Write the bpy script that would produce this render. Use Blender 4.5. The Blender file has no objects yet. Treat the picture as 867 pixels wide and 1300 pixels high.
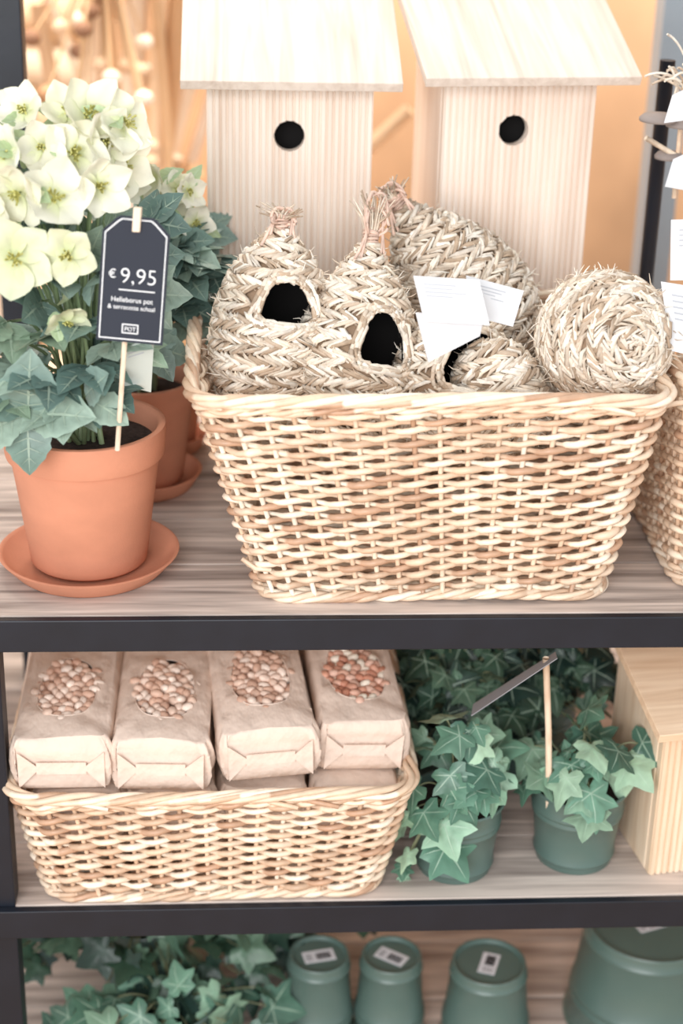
import bpy, math, random
import numpy as np
from mathutils import Vector, Matrix, Euler
random.seed(7); rng=np.random.default_rng(7)
sc=bpy.context.scene
sc.view_settings.view_transform='Standard'
sc.view_settings.look='None'
sc.view_settings.exposure=0.0
PI=math.pi

def lin(c):
    return tuple(((x/255)/12.92 if x/255<=.04045 else ((x/255+.055)/1.055)**2.4) for x in c)

# ------------------------------------------------------------------ materials
def M(name, rgb=(200,200,200), rough=.6, var=.15, nscale=(8,8,8), bump=0.0, bscale=(60,60,60), attr=False, metallic=0, spec=.4, sss=0.0, trans=0.0, bdist=.002):
    m=bpy.data.materials.new(name); m.use_nodes=True
    nt=m.node_tree; N=nt.nodes; L=nt.links
    b=N['Principled BSDF']; b.inputs['Roughness'].default_value=rough
    b.inputs['Metallic'].default_value=metallic
    b.inputs['Specular IOR Level'].default_value=spec
    tc=N.new('ShaderNodeTexCoord'); mp=N.new('ShaderNodeMapping'); mp.inputs['Scale'].default_value=nscale
    L.new(tc.outputs['Object'],mp.inputs['Vector'])
    nz=N.new('ShaderNodeTexNoise'); nz.inputs['Scale'].default_value=1; nz.inputs['Detail'].default_value=4
    L.new(mp.outputs[0],nz.inputs['Vector'])
    mr=N.new('ShaderNodeMapRange'); mr.inputs[1].default_value=.3; mr.inputs[2].default_value=.7
    mr.inputs[3].default_value=1-var; mr.inputs[4].default_value=1+var*.6
    L.new(nz.outputs['Fac'],mr.inputs[0])
    vm=N.new('ShaderNodeVectorMath'); vm.operation='SCALE'
    if attr:
        at=N.new('ShaderNodeAttribute'); at.attribute_name='Col'
        L.new(at.outputs['Color'],vm.inputs[0])
    else:
        vm.inputs[0].default_value=lin(rgb)
    L.new(mr.outputs[0],vm.inputs['Scale'])
    L.new(vm.outputs[0],b.inputs['Base Color'])
    if bump:
        mp2=N.new('ShaderNodeMapping'); mp2.inputs['Scale'].default_value=bscale
        L.new(tc.outputs['Object'],mp2.inputs['Vector'])
        n2=N.new('ShaderNodeTexNoise'); n2.inputs['Scale'].default_value=1; n2.inputs['Detail'].default_value=3
        L.new(mp2.outputs[0],n2.inputs['Vector'])
        bp=N.new('ShaderNodeBump'); bp.inputs['Strength'].default_value=bump; bp.inputs['Distance'].default_value=bdist
        L.new(n2.outputs['Fac'],bp.inputs['Height']); L.new(bp.outputs[0],b.inputs['Normal'])
    if trans:
        tr=N.new('ShaderNodeBsdfTranslucent'); mx=N.new('ShaderNodeMixShader'); mx.inputs[0].default_value=trans
        L.new(vm.outputs[0],tr.inputs['Color']); L.new(b.outputs[0],mx.inputs[1]); L.new(tr.outputs[0],mx.inputs[2])
        L.new(mx.outputs[0],N['Material Output'].inputs['Surface'])
    return m

def wood(name,c1,c2,scale=(3,45,45),rough=.6,bump=.25,lo=.45,hi=.85):
    m=bpy.data.materials.new(name); m.use_nodes=True
    nt=m.node_tree; N=nt.nodes; L=nt.links
    b=N['Principled BSDF']; b.inputs['Roughness'].default_value=rough; b.inputs['Specular IOR Level'].default_value=.3
    tc=N.new('ShaderNodeTexCoord'); oi=N.new('ShaderNodeObjectInfo')
    av=N.new('ShaderNodeVectorMath'); av.operation='ADD'
    sv=N.new('ShaderNodeVectorMath'); sv.operation='SCALE'; sv.inputs[0].default_value=(3,5,7)
    L.new(oi.outputs['Random'],sv.inputs['Scale']); L.new(tc.outputs['Object'],av.inputs[0]); L.new(sv.outputs[0],av.inputs[1])
    mp=N.new('ShaderNodeMapping'); mp.inputs['Scale'].default_value=scale
    L.new(av.outputs[0],mp.inputs['Vector'])
    n1=N.new('ShaderNodeTexNoise'); n1.inputs['Scale'].default_value=1; n1.inputs['Detail'].default_value=6; n1.inputs['Distortion'].default_value=1.2
    L.new(mp.outputs[0],n1.inputs['Vector'])
    mp2=N.new('ShaderNodeMapping'); mp2.inputs['Scale'].default_value=tuple(s*4 for s in scale)
    L.new(av.outputs[0],mp2.inputs['Vector'])
    n2=N.new('ShaderNodeTexNoise'); n2.inputs['Scale'].default_value=1; n2.inputs['Detail'].default_value=2
    L.new(mp2.outputs[0],n2.inputs['Vector'])
    ad=N.new('ShaderNodeMath'); ad.operation='MULTIPLY_ADD'; ad.inputs[1].default_value=.35
    L.new(n2.outputs['Fac'],ad.inputs[0]); L.new(n1.outputs['Fac'],ad.inputs[2])
    rp=N.new('ShaderNodeValToRGB'); rp.color_ramp.elements[0].position=lo; rp.color_ramp.elements[1].position=hi
    rp.color_ramp.elements[0].color=lin(c1)+(1,); rp.color_ramp.elements[1].color=lin(c2)+(1,)
    L.new(ad.outputs[0],rp.inputs[0]); L.new(rp.outputs[0],b.inputs['Base Color'])
    bp=N.new('ShaderNodeBump'); bp.inputs['Strength'].default_value=bump; bp.inputs['Distance'].default_value=.001
    L.new(ad.outputs[0],bp.inputs['Height']); L.new(bp.outputs[0],b.inputs['Normal'])
    return m

mWick=M('wicker',attr=True,rough=.38,var=.12,nscale=(60,60,60),bump=.3,bscale=(150,150,300))
mGrass=M('seagrass',attr=True,rough=.7,var=.2,nscale=(90,90,90),bump=.4,bscale=(300,300,300))
mLeaf=M('leaf',attr=True,rough=.38,var=.15,nscale=(50,50,50),bump=.3,bscale=(120,120,120),trans=.10)
mPetal=M('petal',attr=True,rough=.6,var=.04,nscale=(40,40,40),trans=.2)
mTerra=M('terracotta',(206,142,114),rough=.75,var=.1,nscale=(12,12,18),bump=.15,bscale=(200,200,200),spec=.2)
mSoil=M('soil',(58,46,42),rough=.95,var=.5,nscale=(150,150,150),bump=1,bscale=(150,150,150))
mGreen=M('green_enamel',(86,108,101),rough=.34,var=.06,nscale=(15,15,15),spec=.6)
mBlack=M('black_steel',(23,28,38),rough=.45,var=.15,nscale=(20,20,20),bump=.1)
mKraft=M('kraft_paper',(228,206,190),rough=.8,var=.05,nscale=(25,25,25),bump=.8,bscale=(34,20,28),spec=.15,bdist=.009)
mNut=M('peanut_skin',attr=True,rough=.5,var=.12,nscale=(150,150,150),bump=.3,bscale=(400,400,400))
mPaper=M('paper',attr=True,rough=.6,var=.02)
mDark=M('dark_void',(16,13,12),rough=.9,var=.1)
mPine=wood('pine_pale',(230,210,193),(248,234,221),scale=(30,30,2),lo=.4,hi=.9,bump=.1)
mPineR=wood('pine_roof',(200,180,164),(226,211,198),scale=(34,2.5,34),bump=.15,lo=.42,hi=.8)
mPineW=wood('pine_warm',(220,190,158),(244,222,196),scale=(40,40,3))
mPineWR=wood('pine_warm_roof',(214,180,148),(238,210,180),scale=(3,45,45))
mShelf=wood('shelf_weathered',(104,90,84),(222,206,195),scale=(1.8,26,38),rough=.75,bump=.8,lo=.40,hi=.84)
mSlate=M('slate',(36,40,52),rough=.7,var=.1)
mWhite=M('chalk',(240,240,240),rough=.8,var=.02)
mStick=wood('stick_wood',(214,184,156),(240,218,194),scale=(60,60,6))
mDot=M('disc_felt',(150,138,132),rough=.8)

# ------------------------------------------------------------------ mesh builder
class MB:
    def __init__(s): s.v=[];s.f=[];s.c=[];s.n=0
    def add(s,vs,fs,col):
        vs=np.asarray(vs,float); k=len(vs)
        s.v.append(vs); s.f.extend([tuple(i+s.n for i in f) for f in fs])
        c=np.asarray(col,float)
        if c.ndim==1: c=np.tile(c,(k,1))
        s.c.append(c); s.n+=k
    def tube(s,P,rad,sides=6,col=(1,1,1),closed=False,cap=True):
        P=np.asarray(P,float); n=len(P)
        rad=np.broadcast_to(np.asarray(rad,float),(n,))
        T=(np.roll(P,-1,0)-np.roll(P,1,0)) if closed else np.gradient(P,axis=0)
        T/= (np.linalg.norm(T,axis=1,keepdims=True)+1e-12)
        up=np.array([0,0,1.]) if np.abs(T[:,2]).mean()<.75 else np.array([.3,1.,0])
        A=np.cross(T,up); A/=(np.linalg.norm(A,axis=1,keepdims=True)+1e-12); B=np.cross(A,T)
        th=np.arange(sides)*2*PI/sides
        V=P[:,None,:]+rad[:,None,None]*(A[:,None,:]*np.cos(th)[None,:,None]+B[:,None,:]*np.sin(th)[None,:,None])
        F=[]
        m=n if closed else n-1
        for i in range(m):
            a=i*sides; b=((i+1)%n)*sides
            for j in range(sides):
                k=(j+1)%sides
                F.append((a+j,a+k,b+k,b+j))
        if cap and not closed:
            F.append(tuple(range(sides))); F.append(tuple((n-1)*sides+j for j in range(sides))[::-1])
        c=np.asarray(col,float)
        if c.ndim==2: c=np.repeat(c,sides,axis=0)
        s.add(V.reshape(-1,3),F,c)
    def box(s,c,h,col=(1,1,1),R=None):
        vs=np.array([[x,y,z] for x in(-1,1) for y in(-1,1) for z in(-1,1)],float)*np.array(h)
        if R is not None: vs=vs@np.array(R).T
        vs=vs+np.array(c)
        s.add(vs,[(0,1,3,2),(4,6,7,5),(0,4,5,1),(2,3,7,6),(0,2,6,4),(1,5,7,3)],col)
    def lathe(s,prof,seg=48,c=(0,0,0),col=(1,1,1)):
        V=[];F=[]
        n=len(prof)
        for r,z in prof:
            for j in range(seg):
                t=2*PI*j/seg; V.append((c[0]+r*math.cos(t),c[1]+r*math.sin(t),c[2]+z))
        for i in range(n-1):
            for j in range(seg):
                k=(j+1)%seg
                F.append((i*seg+j,i*seg+k,(i+1)*seg+k,(i+1)*seg+j))
        s.add(V,F,col)
    def build(s,name,mat,parent=None,smooth=True,bevel=0,sharp=None):
        me=bpy.data.meshes.new(name)
        V=np.concatenate(s.v); me.from_pydata(V.tolist(),[],s.f)
        ca=me.color_attributes.new('Col','FLOAT_COLOR','POINT')
        C=np.concatenate(s.c); C=np.hstack([C,np.ones((len(C),1))]).astype(np.float32)
        ca.data.foreach_set('color',C.ravel())
        me.materials.append(mat)
        if smooth: me.polygons.foreach_set('use_smooth',[True]*len(me.polygons))
        me.validate(); me.update()
        o=bpy.data.objects.new(name,me); sc.collection.objects.link(o)
        if parent: o.parent=parent
        if smooth and sharp:
            me.set_sharp_from_angle(angle=math.radians(sharp))
        if bevel:
            b=o.modifiers.new('b','BEVEL'); b.width=bevel; b.segments=2; b.limit_method='ANGLE'
        return o

def grp(name,loc=(0,0,0),rot=(0,0,0)):
    e=bpy.data.objects.new(name,None); e.empty_display_size=.02; e.location=loc; e.rotation_euler=rot
    sc.collection.objects.link(e); return e
def boxobj(name,c,h,mat,parent=None,bevel=.002,rot=None):
    mb=MB(); mb.box((0,0,0),h); o=mb.build(name,mat,parent,smooth=False,bevel=bevel); o.location=c
    if rot: o.rotation_euler=rot
    return o

Z2=-.4455; Z3=-.87
# ------------------------------------------------------------------ shelf rack
rack=grp('shelf_rack')
for i,(z,name) in enumerate(((0,'top'),(Z2,'middle'),(Z3,'bottom'))):
    y=.012; k=0
    while y<.62:
        w=.148
        boxobj('plank_%s_%d'%(name,k),(.05+rng.uniform(-.01,.01),y+w/2,z-.012),(.80,w/2-.0012,.0115),mShelf,rack,.0015)
        y+=w; k+=1
    boxobj('front_bar_'+name,(.05,.004,z-.0225),(.85,.006,.0225),mBlack,rack,.0015)
    boxobj('back_bar_'+name,(.05,.625,z-.03),(.85,.006,.02),mBlack,rack,.0015)
    for s in(-1,1): boxobj('side_bar_%s_%d'%(name,s),(.05+s*.82,.31,z-.04),(.015,.3,.015),mBlack,rack,.0015)
boxobj('post_front_1',(-.458,.031,-.56),(.023,.02,.50),mBlack,rack)
boxobj('post_back_1',(-.466,.655,0),(.026,.022,1.06),mBlack,rack)
boxobj('post_front_2',(.90,.031,-.56),(.023,.02,.50),mBlack,rack)
boxobj('post_back_2',(.90,.655,0),(.026,.022,1.06),mBlack,rack)

# ------------------------------------------------------------------ wicker basket
def rrect(u,hx,hy,r):
    hx=np.broadcast_to(hx,u.shape);hy=np.broadcast_to(hy,u.shape)
    a=hx-r;b=hy-r; q=PI*r/2
    P=4*(a+b)+4*q; s=(u%1)*P
    X=np.zeros_like(s);Y=np.zeros_like(s);NX=np.zeros_like(s);NY=np.zeros_like(s)
    segs=[('l',2*a),('c',q),('l',2*b),('c',q),('l',2*a),('c',q),('l',2*b),('c',q)]
    st=np.zeros_like(s)
    for i,(t,ln) in enumerate(segs):
        ln=np.broadcast_to(ln,s.shape)
        m=(s>=st)&(s<st+ln+1e-9); w=s-st
        e=i//2
        if t=='l':
            if e==0: x=-a+w;y=-hy;nx=0*w;ny=-1+0*w
            if e==1: x=hx;y=-b+w;nx=1+0*w;ny=0*w
            if e==2: x=a-w;y=hy;nx=0*w;ny=1+0*w
            if e==3: x=-hx;y=b-w;nx=-1+0*w;ny=0*w
        else:
            ang=-PI/2+e*PI/2+w/r
            cx=[a,a,-a,-a][e];cy=[-b,b,b,-b][e]
            x=cx+r*np.cos(ang);y=cy+r*np.sin(ang);nx=np.cos(ang);ny=np.sin(ang)
        X=np.where(m,x,X);Y=np.where(m,y,Y);NX=np.where(m,nx,NX);NY=np.where(m,ny,NY)
        st=st+ln
    return X,Y,NX,NY

PAL=[lin(c) for c in((242,222,198),(235,210,184),(226,197,169),(210,178,150),(246,230,210),(196,158,130),(231,204,178))]
def wicker_basket(name,cx,cy,z0,bx,by,tx,ty,H,rows,N=62,r=.0039,seed=1,sh=0.0):
    """bx,by / tx,ty = half footprint at base and rim; sh = sideways shift of the base under the rim"""
    g=grp(name,(cx,cy,z0)); R=np.random.default_rng(seed)
    mb=MB(); rad=.045
    S=N*8; u=np.arange(S)/S
    zb=.018; zt=H-.014
    ph=R.uniform(0,6,8)
    for k in range(rows):
        t=(k+.5)/rows
        z=zb+(zt-zb)*t
        hx=bx+(tx-bx)*(z/H);hy=by+(ty-by)*(z/H)
        X,Y,NX,NY=rrect(u,hx,hy,rad); X=X+sh*(1-z/H)
        cs=np.cos(PI*N*u+PI*k)
        off=.0058*np.sign(cs)*np.abs(cs)**.8
        zz=z+.0032*np.sin(2*PI*3*u+ph[0]+t*2)*t+.002*np.sin(2*PI*7*u+ph[1])+.0022*np.sin(PI*N*u+PI*k+PI/2)*.6+.0018*np.sin(PI*N*u+PI*k)+R.normal(0,.00025,S)
        seg=((N*u+k+.5)/2).astype(int)
        cols=np.array([PAL[R.integers(len(PAL))] for _ in range(N+4)])[seg]*R.uniform(.92,1.04)
        rr=r*(1+.16*cs+.1*R.normal(0,1,N+4)[seg])
        mb.tube(np.stack([X+NX*off,Y+NY*off,zz],1),rr,6,cols,closed=True)
    us=np.arange(N)/N
    for i in range(N):
        zs=np.linspace(.004,H-.004,6); P=[]
        jit=R.normal(0,.0006)
        for z in zs:
            X,Y,NX,NY=rrect(np.array([us[i]+jit]),bx+(tx-bx)*z/H,by+(ty-by)*z/H,rad)
            P.append((X[0]+sh*(1-z/H),Y[0],z))
        mb.tube(P,.0034,6,PAL[R.integers(len(PAL))])
    mb.build('weave',mWick,g)
    rm=MB()
    for (z,hx,hy,n,rr,R0,turn) in((H,tx+.003,ty+.003,5,.0044,.0062,9),(H-.013,tx+.001,ty+.001,2,.0036,.0036,26),(.008,bx+.002,by+.002,4,.0042,.0052,14)):
        uu=np.arange(480)/480
        X,Y,NX,NY=rrect(uu,hx,hy,rad); X=X+sh*(1-z/H)
        for k in range(n):
            a=2*PI*(turn*uu+k/n)+.5*np.sin(2*PI*5*uu+k)
            P=np.stack([X+NX*R0*np.cos(a),Y+NY*R0*np.cos(a),z+R0*.75*np.sin(a)+.002*np.sin(2*PI*3*uu+ph[2])],1)
            seg=(uu*turn*2+k*.37).astype(int)
            cols=np.array([PAL[R.integers(len(PAL))] for _ in range(int(turn*2)+4)])[seg]
            rm.tube(P,rr*(1+.14*np.sin(2*PI*turn*1.5*uu+k)),7,cols,closed=True)
    for i in range(14):
        uu=np.array([R.uniform(0,1)]);X,Y,NX,NY=rrect(uu,tx,ty,rad)
        zc=H-.006-R.uniform(0,.01)
        p=np.array([X[0],Y[0],zc]);n=np.array([NX[0],NY[0],0]);tg=np.array([-NY[0],NX[0],0])
        rm.tube([p,p+n*.008+tg*.02,p+n*.011+tg*.05+np.array([0,0,-.006])],[.0038,.0036,.003],6,PAL[i%7])
    rm.build('rim',mWick,g)
    fl=MB()
    yy=np.arange(-by+.01,by-.005,.011)
    for i,y in enumerate(yy):
        xs=np.linspace(-bx+.004,bx-.004,30)
        fl.tube(np.stack([xs+sh,0*xs+y,.010+.003*np.cos(xs/.03*PI+PI*i)],1),.0052,5,PAL[i%7])
    fl.build('bottom',mWick,g)
    return g
bk1=wicker_basket('wicker_basket',.106,.215,0,.226,.165,.291,.215,.295,27,54,seed=3,sh=.018)
bk2=wicker_basket('wicker_basket',.715,.235,0,.262,.165,.284,.2,.295,27,54,seed=5)
bk3=wicker_basket('wicker_basket',-.166,.20,Z2,.230,.178,.266,.212,.190,18,52,seed=9)
tw=MB(); tw.tube([(-.262+.03,-.168,.062),(-.245+.03,-.172,.05),(-.225+.03,-.168,.046)],[.003,.0035,.003],6,PAL[1]); tw.build('loose_twig',mWick,bk1)

# ------------------------------------------------------------------ woven nests
STR=[lin(c) for c in((242,230,212),(230,214,194),(214,196,176),(246,236,222),(198,176,154),(234,220,204),(184,160,136))]
def catmull(pts,n):
    pts=[np.array(p,float) for p in pts]; pts=[2*pts[0]-pts[1]]+pts+[2*pts[-1]-pts[-2]]
    out=[]
    for i in range(1,len(pts)-2):
        for k in range(n):
            t=k/n;p0,p1,p2,p3=pts[i-1:i+3]
            out.append(.5*((2*p1)+(-p0+p2)*t+(2*p0-5*p1+4*p2-p3)*t*t+(-p0+3*p1-3*p2+p3)*t**3))
    out.append(pts[-2]); return np.array(out)
def woven_nest(name,loc,rot,R=.07,H=.24,opening=None,tuft=True,seed=1,pitch=.0125,tuftH=.05,strand=.0027,shape='drop'):
    g=grp(name,loc,rot); Q=np.random.default_rng(seed)
    prof={'ball':[(0.001,0),(R*.40,H*.03),(R*.74,H*.13),(R*.96,H*.32),(R*1.0,H*.5),(R*.9,H*.72),(R*.6,H*.91),(R*.1,H)],
          'egg':[(0.001,0),(R*.45,H*.02),(R*.82,H*.13),(R,H*.34),(R*.98,H*.54),(R*.80,H*.74),(R*.48,H*.89),(R*.28,H*.95),(R*.13,H)],
          'drop':[(0.001,0),(R*.45,H*.02),(R*.82,H*.13),(R,H*.34),(R*.93,H*.54),(R*.68,H*.74),(R*.36,H*.89),(R*.14,H)]}[shape]
    C=catmull(prof,14); C[:,0]=np.maximum(C[:,0],.0005)
    sl=np.concatenate([[0],np.cumsum(np.linalg.norm(np.diff(C,axis=0),axis=1))]); Ls=sl[-1]
    def at(s): return np.interp(s,sl,C[:,0]),np.interp(s,sl,C[:,1])
    def isopen(s,th,grow=0):
        if not opening: return False
        sc_,sh,wh=opening; r,z=at(s)
        dt=(th+PI/2+PI)%(2*PI)-PI
        x=dt*r; y=s-sc_*Ls
        w=wh*(1-.38*(y/sh))
        return (abs(x)/max(w+grow,.001))**3.4+(abs(y)/(sh+grow))**3.4<1
    def pos(s,th,off=0):
        r,z=at(s); r2,z2=at(min(s+.003,Ls)); r1,z1=at(max(s-.003,0))
        t=np.array([r2-r1,z2-z1]);t/=np.linalg.norm(t)+1e-9
        nr,nz=t[1],-t[0]
        rr=r+nr*off
        return np.array([rr*math.cos(th),rr*math.sin(th),z+nz*off])
    mb=MB(); rows=int(Ls/pitch)
    for k in range(rows+1):
        s=k*pitch+.003; r,_=at(s)
        n=max(6,int(2*PI*r/.0062)); dirn=1 if k%2 else -1
        wob=Q.uniform(0,6)
        for j in range(n):
            th=2*PI*(j+Q.uniform(-.45,.45))/n
            dth=.013/max(r,.008)*Q.uniform(.8,1.6)
            sw=s+.0022*math.sin(3*th+wob)
            if any(isopen(sw+pitch*.6*a,th+dirn*dth*a,.0035) for a in(-1,-.5,0,.5,1)): continue
            c=np.array(STR[Q.integers(len(STR))])*Q.uniform(.82,1.08)
            ds=pitch*Q.uniform(.5,.9)
            hgt=Q.uniform(.0025,.0065)
            P=[pos(min(max(sw+ds*a,0),Ls),th+dirn*dth*b+Q.normal(0,.02),o) for a,b,o in((-1,-1,-.003),(-.4,-.5,hgt*.8),(.4,.5,hgt),(1,1,-.003))]
            w=strand*Q.uniform(.6,1.35)
            mb.tube(P,[w*.5,w,w,w*.4],5,c,cap=False)
        for j in range(max(1,n//6)):
            th=Q.uniform(0,2*PI)
            if isopen(s,th,.006): continue
            a=pos(min(s,Ls),th,.002); b=pos(min(max(s+Q.uniform(-.01,.012),0),Ls),th+Q.uniform(-.25,.25),.008+Q.uniform(0,.012))
            mb.tube([a,(a+b)/2+Q.normal(0,.0015,3),b],[.0010,.0009,.0004],3,STR[Q.integers(4)],cap=False)
    if opening:
        sc_,sh,wh=opening
        for lay,(gw,o,rr_) in enumerate(((.001,.000,.0030),(.0040,.002,.0032),(.0085,.003,.0032))):
            n=40
            for j in range(n):
                def ring(a):
                    ca,sa=math.cos(a),math.sin(a)
                    y=(sh+gw)*math.copysign(abs(sa)**.6,sa); w=wh*(1-.38*(y/sh))+gw
                    x=w*math.copysign(abs(ca)**.6,ca); s=min(max(sc_*Ls+y,0),Ls); r,_=at(s)
                    return s,-PI/2+x/max(r,.02)
                a=2*PI*(j+Q.uniform(-.25,.25))/n; c=np.array(STR[Q.integers(len(STR))])*Q.uniform(.8,1.05)
                P=[]
                for q,oo in((-1.3,-.002),(-.45,o),(.45,o+.001),(1.3,-.001)):
                    s,th=ring(a+q*2*PI/n*1.3); P.append(pos(s,th,oo)+Q.normal(0,.001,3))
                mb.tube(P,[rr_*.6,rr_,rr_,rr_*.5],5,c,cap=False)
    seg=96; V=[];F=[]
    for i,s in enumerate(sl):
        for j in range(seg):
            V.append(pos(s,2*PI*j/seg,-.002))
    dark=np.array(lin((150,124,100)))
    for i in range(len(sl)-1):
        for j in range(seg):
            if isopen((sl[i]+sl[i+1])/2,2*PI*(j+.5)/seg,.002): continue
            k=(j+1)%seg; F.append((i*seg+j,i*seg+k,(i+1)*seg+k,(i+1)*seg+j))
    mb.add(V,F,dark)
    mb.build('woven_shell',mGrass,g)
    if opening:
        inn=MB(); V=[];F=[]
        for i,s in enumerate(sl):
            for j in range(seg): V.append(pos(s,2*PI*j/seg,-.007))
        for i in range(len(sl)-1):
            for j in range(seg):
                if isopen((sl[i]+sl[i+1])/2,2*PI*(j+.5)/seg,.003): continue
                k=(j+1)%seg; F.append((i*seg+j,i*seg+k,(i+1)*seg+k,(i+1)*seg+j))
        inn.add(V,F,(1,1,1)); inn.build('inner_shade',mDark,g)  # near-black inner shell: the shade inside the nest is put into its colour
    if tuft:
        t=MB()
        for i in range(44):
            a=Q.uniform(0,2*PI); sp=Q.uniform(.002,.022); h=tuftH*Q.uniform(.4,1.1)
            c=np.array(STR[Q.integers(5)])
            P=[(R*.12*math.cos(a),R*.12*math.sin(a),H-.012),(.006*math.cos(a),.006*math.sin(a),H+.012),(sp*math.cos(a)*.7,sp*math.sin(a)*.7,H+.012+h*.5),(sp*1.5*math.cos(a)+Q.normal(0,.004),sp*1.5*math.sin(a)+Q.normal(0,.004),H+.01+h*.9)]
            t.tube(P,[.002,.0018,.0014,.0008],4,c)
        pk=np.array(lin((222,190,172)))
        for i in range(6):
            th=np.linspace(0,2*PI,15)[:-1]
            t.tube(np.stack([.0095*np.cos(th),.0095*np.sin(th),H+.004+i*.0032+.0015*np.sin(th+i)],1),.0019,5,pk*Q.uniform(.8,1.1),closed=True)
        for q in range(4):
            sg=1-2*(q%2); e=tuftH/.05*(1 if q<2 else .7)
            lp=[(.0,0,H+.01),(sg*.016,-.008-.003*q,H+.03*e),(sg*.008,-.006,H+.056*e),(-sg*.012,.0,H+.045*e),(-sg*.012,-.01,H+.015),(-sg*.02-.004*q,-.018,H-.02)]
            t.tube(catmull(lp,6),.0021,5,pk*Q.uniform(.85,1.1))
        t.build('tied_top',mGrass,g)
    return g
d=math.radians
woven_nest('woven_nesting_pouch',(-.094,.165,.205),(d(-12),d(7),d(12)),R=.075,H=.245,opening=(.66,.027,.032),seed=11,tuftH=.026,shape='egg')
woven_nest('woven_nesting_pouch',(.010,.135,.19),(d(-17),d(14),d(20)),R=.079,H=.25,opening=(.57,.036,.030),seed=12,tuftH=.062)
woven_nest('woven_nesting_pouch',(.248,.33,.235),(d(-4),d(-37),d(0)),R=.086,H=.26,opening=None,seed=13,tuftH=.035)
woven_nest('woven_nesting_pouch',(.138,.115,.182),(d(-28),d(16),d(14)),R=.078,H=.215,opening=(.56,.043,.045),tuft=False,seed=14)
woven_nest('woven_nesting_pouch',(.228,.10,.19),(d(-20),d(-20),d(0)),R=.056,H=.145,opening=None,tuft=False,seed=17,shape='ball')
woven_nest('woven_nesting_pouch',(.352,.055,.350),(d(-104),d(0),d(12)),R=.080,H=.17,opening=None,tuft=False,seed=15,pitch=.0098,strand=.0025,shape='ball')
woven_nest('woven_nesting_pouch',(.33,.34,.10),(d(0),d(0),d(0)),R=.07,H=.2,opening=None,tuft=False,seed=16)

def paper(name,pts,col=(236,236,236),lines=0,parent=None):
    p=[Vector(q) for q in pts]; n=(p[1]-p[0]).cross(p[3]-p[0]).normalized()
    if n.dot(Vector((0,-1,.5)))<0: n=-n
    mb=MB(); V=[q for q in p]+[q-n*.0012 for q in p]
    mb.add([tuple(v) for v in V],[(0,1,2,3),(7,6,5,4),(0,4,5,1),(1,5,6,2),(2,6,7,3),(3,7,4,0)],lin(col))
    def at(u,v): return (p[0]*(1-u)+p[1]*u)*(1-v)+(p[3]*(1-u)+p[2]*u)*v
    for i in range(lines):
        v0=.16+i*.085; u1=random.uniform(.5,.88)
        q=[at(.12,v0),at(u1,v0),at(u1,v0+.022),at(.12,v0+.022)]
        mb.add([tuple(a+n*.0007) for a in q],[(0,1,2,3)],lin((180,182,188)))
    return mb.build(name,mPaper,parent,smooth=False)
CW=(218,218,220)
tg=grp('paper_hang_tag')
paper('card_1',[(.078,.045,.436),(.158,.05,.430),(.172,.035,.378),(.092,.03,.384)],CW,4,tg)
paper('card_2',[(.082,.04,.392),(.166,.045,.388),(.160,.03,.366),(.098,.02,.336)],(208,206,207),0,tg)
tg2=grp('paper_hang_tag')
paper('card',[(.148,.09,.424),(.222,.10,.402),(.208,.08,.362),(.150,.075,.378)],CW,4,tg2)

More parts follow.
